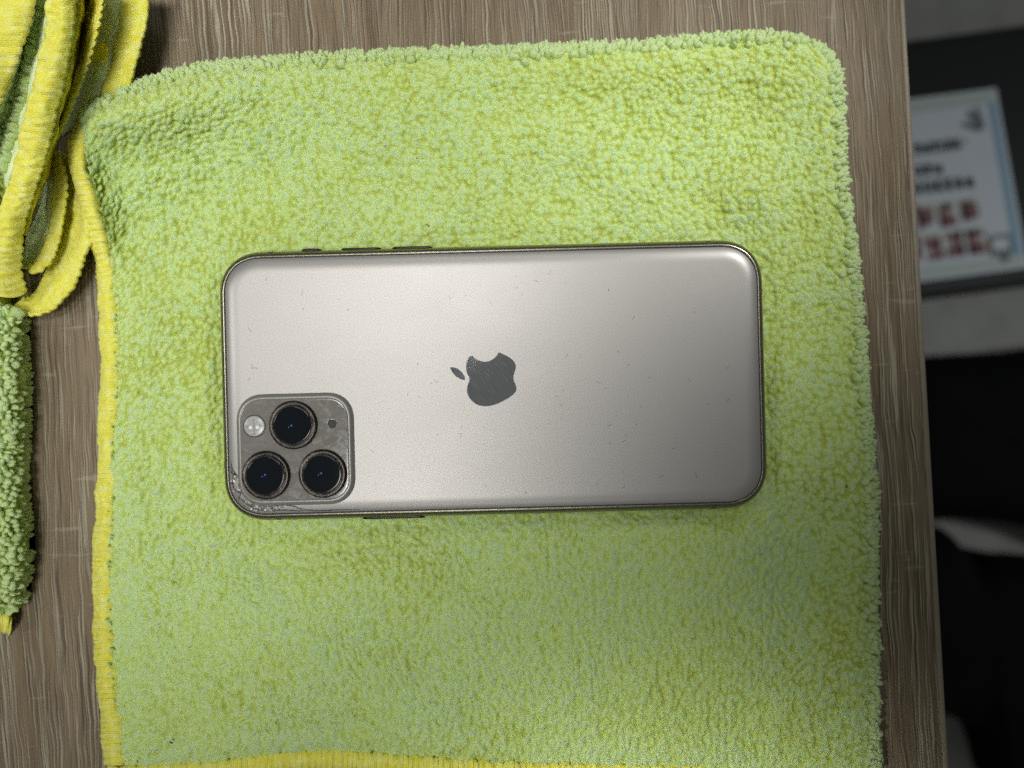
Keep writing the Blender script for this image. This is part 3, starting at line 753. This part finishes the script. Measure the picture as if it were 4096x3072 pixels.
def pile_patch(gpx, zmm, parent, name='pile', sp=1.45, hscale=1.0, edge=None, sheet=True):
    """patch given by a grid of pixels and heights in mm; tufts over it"""
    g = Pn(gpx[..., 0], gpx[..., 1], zmm * MM); nn = grid_normals(g)
    inv = Matrix.Translation(-Vector(parent.location))
    if sheet:
        n, m = g.shape[:2]; lo = g.copy(); lo[..., 2] = np.maximum(0.0005, g[..., 2] - 0.012); N = n * m
        o = link('backing_cloth', mesh_np('backing_cloth', np.concatenate([g.reshape(-1, 3), lo.reshape(-1, 3)]), np.concatenate([grid_faces(n, m), grid_faces(n, m, N, True), border(n, m, N)])), M['sheet'], parent)
        o.matrix_parent_inverse = inv
    lu = np.linalg.norm(np.diff(g[:, g.shape[1] // 2], axis=0), axis=1).sum() * 1000; lv = np.linalg.norm(np.diff(g[g.shape[0] // 2], axis=0), axis=1).sum() * 1000
    a, b = max(2, int(lu / sp)), max(2, int(lv / sp))
    i, j = np.meshgrid(np.arange(a), np.arange(b), indexing='ij')
    uu = np.clip(((i + 0.5 + rng.uniform(-.4, .4, i.shape)) / a).ravel(), 0, 1); vv = np.clip(((j + 0.5 + rng.uniform(-.4, .4, i.shape)) / b).ravel(), 0, 1)
    if edge is not None:
        k = int(lv / sp * 1.4) * 2; uu = np.r_[uu, np.full(k, float(edge))]; vv = np.r_[vv, rng.uniform(0, 1, k)]
    c = bilin(g, uu, vv); nr = bilin(nn, uu, vv); n = len(c)
    lean = rng.normal(0, 0.28, (n, 3))
    if edge is not None:
        e = np.clip(1 - np.abs(uu - edge) * lu / 8, 0, 1); lean[:, 0] += e * 1.0; c[-k:, 2] -= rng.uniform(0, 0.006, k); c[:, 2] = np.maximum(c[:, 2], 0.0016)
    o = nubs(name, c + nr * 0.0004, nr, lean, 0.90 * MM * np.exp(rng.normal(0, 0.22, n)), np.exp(rng.normal(0, 0.25, n)), hscale * (1.4 + 0.7 * rng.uniform(0, 1, n)) * MM, rng.uniform(0, 3.1, n), parent, M['tuft'])
    o.matrix_parent_inverse = inv
    return o
def rails_grid(rails, n, m):
    R = np.array([spline(r, n) for r in rails])
    g = np.stack([spline([tuple(x) for x in R[:, i]], m) for i in range(n)], 1)
    return g[..., :2], g[..., 2] * ZS
gp, gz = rails_grid([off(A_R, 8, -8), off(V_M, 10, 0), off(V_R, -16, -3)], 60, 12); pile_patch(gp, gz, fold, sheet=False)
gp, gz = rails_grid([off(A_L, -160, -2), off(A_L, -20, 1), off(A_L, 40, -0.3)], 60, 12); pile_patch(gp, gz, fold, sheet=False)
gp, gz = rails_grid([[(-330, 640, 30), (-300, 900, 24), (-280, 1240, 12)], [(-120, 640, 36), (-110, 900, 26), (-100, 1240, 12)], [(10, 760, 30), (-40, 950, 24), (-30, 1180, 13), (60, 1245, 8)]], 60, 14); pile_patch(gp, gz, fold, sheet=True)

# ---- fluffy towel lying flat along the left edge, the crumpled one rests on it
flat = empty('fluffy_towel', P(-60, 1850, 0))
tag(flat, 'fluffy pale green towel with shaggy side lying on bare desk under the crumpled one', 'towel')
er = spline([(70, 1230), (72, 1400), (80, 1600), (74, 1900), (84, 2100), (92, 2200), (78, 2340), (62, 2440)], 120)
un = np.linspace(0, 1, 40)
gx = -420 + (er[None, :, 0] + 420) * un[:, None]; gy = er[None, :, 1] + 0 * un[:, None]
dd = (1 - un[:, None]) * 33; kz = np.clip(dd / 5.5, 0, 1); zz = 3.2 + 6.8 * np.sqrt(1 - (1 - kz) ** 2) + 0.7 * vnoise(gx / 150, gy / 150, 77)
bt = np.clip((2440 - gy) / 70, 0, 1); zz = 3.0 + (zz - 3.0) * np.sqrt(1 - (1 - bt) ** 2)
bt2 = np.clip((gy - 1200) / 200, 0, 1); zz = np.minimum(zz, 5 + 6 * bt2)
pile_patch(np.stack([gx, gy], -1), zz, flat, edge=1.0)
YR = [(-420, 2462, 5), (-100, 2462, 5), (20, 2458, 5), (44, 2470, 4)]
loft('edging', [off(YR, 0, -1, -20), off(YR, 0, 0.6, 12), off(YR, 0, -0.5, 50), off(YR, -6, -3.5, 72)], 300, 10, M['edging'], flat, 0.001, (0.0017, 0.00025), (0.0017, 0.0004, 1), 0.0003, 47)

# ------------------------------------------------------------------ phone
phone = empty('mobile_phone', (PH_C[0], PH_C[1], PH_Z), PH_ROT)
tag(phone, 'satin gold mobile phone lying face down on the lime towel, one corner cracked', 'phone')

def rr(hx, hy, r, nper=14, ex=2.25):
    """rounded rectangle outline, same vertex count for any size"""
    out = []
    for cx, cy, a0 in ((hx - r, hy - r, 0), (-hx + r, hy - r, 90), (-hx + r, -hy + r, 180), (hx - r, -hy + r, 270)):
        for i in range(nper + 1):
            a = math.radians(a0 + 90 * i / nper); ca, sa = math.cos(a), math.sin(a)
            out.append((cx + r * math.copysign(abs(ca) ** (2 / ex), ca), cy + r * math.copysign(abs(sa) ** (2 / ex), sa)))
    return np.array(out)

def stack(name, rings, mat, parent, cap_top=True, cap_bot=False, smooth=True, center=(0, 0)):
    """rings: list of (outline Nx2, z)"""
    bm = bmesh.new(); prev = None; first = None; rings = list(rings)
    if cap_top: rings.append((np.asarray(rings[-1][0]) * 0.97, rings[-1][1]))
    for o2, z in rings:
        cur = [bm.verts.new((x + center[0], y + center[1], z)) for x, y in o2]
        if prev:
            for i in range(len(cur)): bm.faces.new((prev[i], prev[(i + 1) % len(cur)], cur[(i + 1) % len(cur)], cur[i]))
        else: first = cur
        prev = cur
    if cap_top: bm.faces.new(prev)
    if cap_bot: bm.faces.new(first[::-1])
    bmesh.ops.recalc_face_normals(bm, faces=bm.faces) if (cap_top and cap_bot) else None
    return bm_obj(name, bm, mat, parent, smooth)

ZB = 0.0081
def rro(inset): return rr(HX - inset, HY - inset, HR - inset)
def glass_z(ins):
    t = np.clip((np.asarray(ins) - 0.00225) / 0.0040, 0, 1)
    return ZB - 0.00085 * (1 - t) ** 2.6
ins = [0.00225, 0.0023] + list(0.00225 + 0.0041 * np.linspace(0.03, 1, 16))
rings = [(rro(0.00225), 0.0068)] + [(rro(i), float(glass_z(i))) for i in ins] + [(rro(0.0075), ZB)]
stack('back_glass', rings, M['back'], phone)
th = np.radians(np.linspace(-82, 80, 22))
fr = [(rro(0.0021 * (1 - math.cos(a))), 0.00405 + 0.0034 * math.sin(a)) for a in th]
fr += [(rro(0.00195), 0.00738), (rro(0.00205), 0.0070)]
frame = stack('frame', fr, M['steel'], phone, cap_top=False)
stack('gasket', [(rro(0.0019), 0.0069), (rro(0.00195), 0.00726), (rro(0.0022), 0.00726), (rro(0.0024), 0.0069)], M['gasket'], phone, cap_top=False)
stack('screen', [(rro(0.0026), 0.0), (rro(0.0018), 0.0004), (rro(0.00175), 0.0009)], M['screen'], phone, cap_top=False, cap_bot=True)

def antenna(side, pos, wd=0.0012):
    """thin plastic break wrapped over the frame; side: +y -y +x -x"""
    sec = [(0.0021 * (1 - math.cos(a)) - 0.00003, 0.00405 + 0.0034 * math.sin(a)) for a in np.radians(np.linspace(-70, 76, 16))]
    bm = bmesh.new(); rows = []
    for off_ in (-wd / 2, wd / 2):
        row = []
        for i, z in sec:
            p = {'+y': (pos + off_, HY - i), '-y': (pos + off_, -HY + i), '+x': (HX - i, pos + off_), '-x': (-HX + i, pos + off_)}[side]
            row.append(bm.verts.new((*p, z + 0.00003)))
        rows.append(row)
    for i in range(len(sec) - 1):
        f = (rows[0][i], rows[0][i + 1], rows[1][i + 1], rows[1][i]); bm.faces.new(f if side in ('+y', '-x') else f[::-1])
    bmesh.ops.recalc_face_normals(bm, faces=bm.faces)
    return bm_obj('antenna_line', bm, M['antenna'], frame, True)
for side, pxy in (('+y', (1083, 1010)), ('+y', (2833, 975)), ('-y', (1115, 2062)), ('-y', (2855, 2035)), ('+x', (3050, 1168)), ('-x', (895, 1860))):
    x, y = LP(*pxy, 0.006); antenna(side, x if 'y' in side else y)

def pill(name, x0, x1, y, out, zc, h, mat, depth=0.0012, parent=None):
    """rounded side key between x0 and x1 standing proud of the edge at y by out (sign gives the side)"""
    o2 = rr((x1 - x0) / 2, h / 2, h * 0.48, 8, 2.0); sgn = 1 if out > 0 else -1
    bm = bmesh.new(); prev = None
    for shrink, yy in ((0, y - sgn * depth), (0, y + out * 0.6), (0.00015, y + out * 0.9), (0.0003, y + out)):
        q = rr((x1 - x0) / 2 - shrink, h / 2 - shrink, (h * 0.48 - shrink), 8, 2.0)
        cur = [bm.verts.new(((x0 + x1) / 2 + a, yy, zc + b)) for a, b in q]
        if prev:
            for i in range(len(cur)): bm.faces.new((prev[i], prev[(i + 1) % len(cur)], cur[(i + 1) % len(cur)], cur[i]))
        else: bm.faces.new(cur[::-1])
        prev = cur
    bm.faces.new(prev); bmesh.ops.recalc_face_normals(bm, faces=bm.faces)
    return bm_obj(name, bm, mat, parent or phone, True)
def xs(a, b, py): return LP(a, py, 0.0045)[0], LP(b, py, 0.0045)[0]
x0, x1 = xs(1206, 1288, 1000); m = pill('mute_switch', x0, x1, HY, 0.00035, 0.0043, 0.0030, M['gasket']); pill('switch_face', x0 + 0.0004, x1 - 0.0004, HY, 0.00055, 0.0046, 0.0022, M['copper'], parent=m)
for a, b in ((1365, 1526), (1568, 1730)):
    x0, x1 = xs(a, b, 995); pill('volume_button', x0, x1, HY, 0.00032, 0.0042, 0.0030, M['button'])
x0, x1 = xs(1450, 1701, 2066); pill('side_button', x0, x1, -HY, -0.00032, 0.0042, 0.0030, M['button'])

# mirror logo let into the glass
def flat_poly(name, pts, z, mat, parent, th=0.00004):
    bm = bmesh.new(); v = [bm.verts.new((x, y, z)) for x, y in pts]; lo = [bm.verts.new((x, y, z - th)) for x, y in pts]; n = len(v)
    f = bm.faces.new(v); bm.faces.new(lo[::-1])
    for i in range(n): bm.faces.new((v[i], lo[i], lo[(i + 1) % n], v[(i + 1) % n]))
    bm.normal_update()
    if f.normal.z < 0: bmesh.ops.reverse_faces(bm, faces=bm.faces)
    bmesh.ops.triangulate(bm, faces=[q for q in bm.faces if len(q.verts) > 4])
    return bm_obj(name, bm, mat, parent)
def zl8(pts): return [LP(1700 + x * 0.226, 1350 + y * 0.226, ZB) for x, y in pts]
seg1 = [(830, 310), (870, 355), (930, 395), (1000, 420), (1060, 428), (1130, 418), (1200, 385), (1250, 340), (1285, 295), (1298, 263)]
seg2 = [(1298, 263), (1360, 283), (1440, 322), (1520, 374), (1570, 420), (1600, 470), (1608, 520), (1600, 570), (1580, 628), (1567, 690), (1570, 750), (1590, 805), (1612, 860), (1618, 910), (1605, 955), (1570, 1000), (1500, 1055), (1400, 1115), (1300, 1165), (1200, 1198), (1120, 1214), (1050, 1216), (970, 1205), (890, 1170), (830, 1120), (780, 1055), (750, 985), (742, 920), (750, 860), (775, 800), (787, 740), (775, 690), (745, 630), (728, 560), (730, 480), (745, 410), (780, 350), (830, 310)]
body = np.vstack([spline(seg1, 30)[:-1], spline(seg2, 120)[:-1]])
lf1 = [(443, 527), (500, 528), (560, 545), (610, 575), (650, 610), (685, 660), (705, 710), (710, 755)]; lf2 = [(710, 755), (650, 745), (590, 715), (540, 680), (495, 630), (460, 575), (443, 527)]
leaf = np.vstack([spline(lf1, 24)[:-1], spline(lf2, 24)[:-1]])
tag(flat_poly('logo_body', zl8(body), ZB + 0.00003, M['mirror'], phone), 'scratched mirror logo shaped like a bitten apple')
tag(flat_poly('logo_leaf', zl8(leaf), ZB + 0.00003, M['mirror'], phone), 'small mirror leaf of the logo')

# camera bump
cx, cy = LP(1179, 1798, ZB + 0.0012)
BHX, BHY, BR_ = 0.01440, 0.01365, 0.0062
prof = [(-0.0010, -0.0001), (-0.0009, 0.00004), (-0.0007, 0.00030), (-0.00045, 0.00062), (-0.0002, 0.00088), (0.0, 0.00102), (0.0003, 0.00106)]
bump = stack('camera_bump', [(rr(BHX - i, BHY - i, BR_ - i), ZB + z) for i, z in prof], M['back'], phone, center=(cx, cy))
ZT = ZB + 0.00106
stack('camera_plate', [(rr(BHX - i, BHY - i, BR_ - i), ZT + z) for i, z in ((0.00030, -0.0001), (0.00032, 0.00008), (0.0006, 0.00015), (0.0009, 0.00016))], M['plate'], bump, center=(cx, cy))
ZT += 0.00016
def circ(r, n=48): return np.array([(r * math.cos(2 * math.pi * i / n), r * math.sin(2 * math.pi * i / n)) for i in range(n)])
for (px_, py_) in ((1169.5, 1700.6), (1060.4, 1902.4), (1288.3, 1896.0)):
    x, y = LP(px_, py_, ZT + 0.0009)
    rg = stack('lens_ring', [(circ(0.00640), ZT - 0.0001), (circ(0.00632), ZT + 0.00015), (circ(0.00612), ZT + 0.00075), (circ(0.00600), ZT + 0.00092), (circ(0.00580), ZT + 0.00098), (circ(0.00515), ZT + 0.00096), (circ(0.00500), ZT + 0.00085), (circ(0.00496), ZT + 0.00070)], M['ring'], phone, cap_top=False, center=(x, y))
    stack('lens_glass', [(circ(0.00497), ZT + 0.0007), (circ(0.00492), ZT + 0.00083), (circ(0.0047), ZT + 0.00086)], M['lensglass'], rg, center=(x, y))
    stack('lens_trim', [(circ(0.00503), ZT + 0.00080), (circ(0.00500), ZT + 0.00090), (circ(0.00490), ZT + 0.00090), (circ(0.00488), ZT + 0.00080)], M['button'], rg, cap_top=False, center=(x, y))
    d = rng.uniform(-0.0004, 0.0004, 2)
    for (dx, dy, r) in ((d[0], d[1], 0.00034), (d[0] - 0.0007, d[1] - 0.0004, 0.00024)):
        stack('lens_glint', [(circ(r, 16), ZT + 0.00084), (circ(r * 0.8, 16), ZT + 0.00093), (circ(r * 0.4, 16), ZT + 0.00097)], M['glint'], rg, center=(x + dx, y + dy))  # small blue discs standing in for reflected glints on the lens glass
x, y = LP(1017.5, 1704.4, ZT)
fl = stack('flash', [(circ(0.00275, 36), ZT - 0.0001), (circ(0.0027, 36), ZT + 0.00010), (circ(0.0024, 36), ZT + 0.00016), (circ(0.0015, 36), ZT + 0.00026)], M['flash'], bump, center=(x, y))
stack('flash_trim', [(circ(0.00295, 36), ZT - 0.0001), (circ(0.0029, 36), ZT + 0.00014), (circ(0.00272, 36), ZT + 0.00014), (circ(0.00268, 36), ZT + 0.00002)], M['button'], bump, cap_top=False, center=(x, y))
for a0, a1, b0, b1 in ((-0.00004, 0.00004, -0.0021, 0.0021), (-0.0021, 0.0021, -0.00004, 0.00004)):
    bm = bmesh.new(); box_bm(bm, x + a0, x + a1, y + b0, y + b1, ZT + 0.00005, ZT + 0.00028 + abs(a0) * 0.005); bm_obj('flash_divider', bm, M['mesh'], bump)
for dx in (-0.0009, 0.0009):
    stack('flash_diode', [(circ(0.00055, 16), ZT + 0.0001), (circ(0.0005, 16), ZT + 0.00030), (circ(0.0003, 16), ZT + 0.00034)], M['paper'], bump, center=(x + dx, y - 0.0003))
x, y = LP(1329.4, 1695.0, ZT)
stack('microphone', [(circ(0.00115, 28), ZT - 0.0001), (circ(0.00112, 28), ZT + 0.00004)], M['mesh'], bump, center=(x, y))
stack('microphone_rim', [(circ(0.00135, 28), ZT - 0.0001), (circ(0.00132, 28), ZT + 0.00010), (circ(0.00116, 28), ZT + 0.00010), (circ(0.00112, 28), ZT - 0.00002)], M['steel'], bump, cap_top=False, center=(x, y))

# cracks at the corner by the camera
def z1(x, y): return 840 + x * 0.3736, 1500 + y * 0.3736
def surf(x, y): return float(glass_z(-sdbox(np.array(x), np.array(y))))
cracks = [[(215, 920), (225, 990), (265, 1050), (300, 1085), (335, 1100)], [(205, 1040), (250, 1060), (300, 1085)], [(225, 1130), (262, 1225), (330, 1270), (420, 1290)],
          [(255, 1290), (330, 1330), (430, 1400), (500, 1450)], [(235, 1200), (300, 1250), (420, 1280), (470, 1340)], [(640, 1420), (720, 1400), (800, 1395), (900, 1410), (980, 1440), (1080, 1455), (1300, 1450), (1600, 1444)],
          [(640, 1462), (720, 1450), (860, 1452), (1000, 1460)], [(720, 1400), (738, 1447)], [(560, 1330), (580, 1390), (570, 1450)], [(500, 1320), (540, 1400), (560, 1460)], [(300, 1180), (340, 1230), (400, 1270)], [(620, 1340), (720, 1350), (860, 1342)], [(420, 1290), (480, 1340), (560, 1370), (640, 1365)], [(340, 1100), (310, 1160), (330, 1230), (420, 1290)], [(205, 980), (240, 1080), (235, 1180), (270, 1260)], [(300, 1300), (390, 1390), (500, 1440), (620, 1462)], [(560, 1370), (620, 1410), (700, 1462)], [(480, 1340), (470, 1400), (520, 1450)], [(640, 1365), (660, 1420), (640, 1462)], [(330, 1270), (300, 1330), (330, 1380)]]
for cpts in cracks:
    q = spline(cpts, 26); q[1:-1] += rng.normal(0, 2.2, (24, 2)); pl = []
    for a, b in q:
        x, y = LP(*z1(a, b), ZB); pl.append((x, y, surf(x, y)))
    tube_mesh('crack', pl, 0.00019, M['crack'], phone, taper=True)
bm = bmesh.new()
for i in range(170):
    a = rng.normal(0, 1); b = rng.normal(0, 1)
    zx, zy = 560 + 95 * a + 25 * b, 1385 + 38 * b - 6 * a
    if i < 45: zx, zy = 300 + rng.uniform(-70, 140), 1180 + rng.uniform(-150, 120); zy = max(zy, 1040 + (zx - 230) * 0.6)
    x, y = LP(*z1(zx, zy), ZB)
    if -sdbox(np.array(x), np.array(y)) < 0.0026: continue
    r = 0.00052 * math.exp(rng.normal(-0.15, 0.4)); ang = rng.uniform(0, 6.28); zs = surf(x, y); tilt = rng.normal(0, 0.42, 2)
    pts = [(r * rng.uniform(0.5, 1.2) * math.cos(ang + k * 2 * math.pi / 5), r * rng.uniform(0.5, 1.2) * math.sin(ang + k * 2 * math.pi / 5)) for k in range(int(rng.integers(3, 6)))]
    top = [bm.verts.new((x + p[0], y + p[1], zs + 0.00012 + p[0] * tilt[0] + p[1] * tilt[1])) for p in pts]; bot = [bm.verts.new((x + p[0], y + p[1], zs - 0.0003)) for p in pts]
    bm.faces.new(top); k = len(top)
    for j in range(k): bm.faces.new((top[j], bot[j], bot[(j + 1) % k], top[(j + 1) % k]))
sh = bm_obj('glass_splinters', bm, M['shard'], phone); sh['kind'] = 'stuff'

# ------------------------------------------------------------------ lint
def lint(name, specs, zf, label):
    vs, fs, n0 = [], [], 0
    for (px_, py_, ln, th_) in specs:
        z = zf(px_, py_); x, y, _ = P(px_, py_, z); a = rng.uniform(0, 6.28); p = [np.array((x, y, z + th_))]
        for k in range(9):
            a += rng.normal(0, 0.55); p.append(p[-1] + np.array((math.cos(a), math.sin(a), 0)) * ln / 9)
        v_, _ = tube_mesh(None, p, th_, None, sides=4); 
        vs.append(v_.reshape(-1, 3)); fs.append(grid_faces(10, 5, n0)); n0 += 50
    o = link(name, mesh_np(name, np.concatenate(vs), np.concatenate(fs)), M['lint']); tag(o, label, kind='stuff'); return o
def tz(px_, py_):
    d = (G[..., 0] - px_) ** 2 + (G[..., 1] - py_) ** 2; i = np.unravel_index(np.argmin(d), d.shape); return float(S[i][2]) + 0.0019
known = [(1715, 908, .0012, .00012), (1675, 632, .0012, .00006), (1095, 1735, .0016, .00005), (690, 2315, .0018, .00006), (680, 2965, .001, .00022), (548, 3040, .0008, .00014), (1808, 3010, .0014, .0001), (760, 1770, .0013, .00006),
         (3387, 1938, .0012, .00014), (2832, 285, .0009, .00014), (3370, 1040, .0008, .00012), (2200, 2230, .0015, .00006), (1950, 2280, .0014, .00006), (640, 3010, .0030, .00005), (1105, 2885, .0008, .00012)]
known += [(rng.uniform(550, 3300), rng.choice([rng.uniform(350, 900), rng.uniform(2150, 2950)]), rng.uniform(.0006, .0018), rng.uniform(.00004, .00007)) for _ in range(45)]
lint('towel_lint', known, tz, 'fine dark lint fibres scattered on the lime towel')
ph = [(rng.uniform(960, 2950), rng.uniform(1080, 1980), rng.uniform(.0004, .0016), rng.uniform(.00002, .000035)) for _ in range(70)]
ph = [h for h in ph if not (900 < h[0] < 1450 and h[1] > 1540) and not (1780 < h[0] < 2090 and 1390 < h[1] < 1650)]
ph += [(1215, 1236, .0004, .00006), (1395, 1237, .0004, .00006), (2435, 1155, .0006, .00006), (1004, 1456, .003, .000035)]
lint('phone_lint', ph, lambda a, b: PH_Z + ZB, 'hair thin lint specks on the back of the phone')
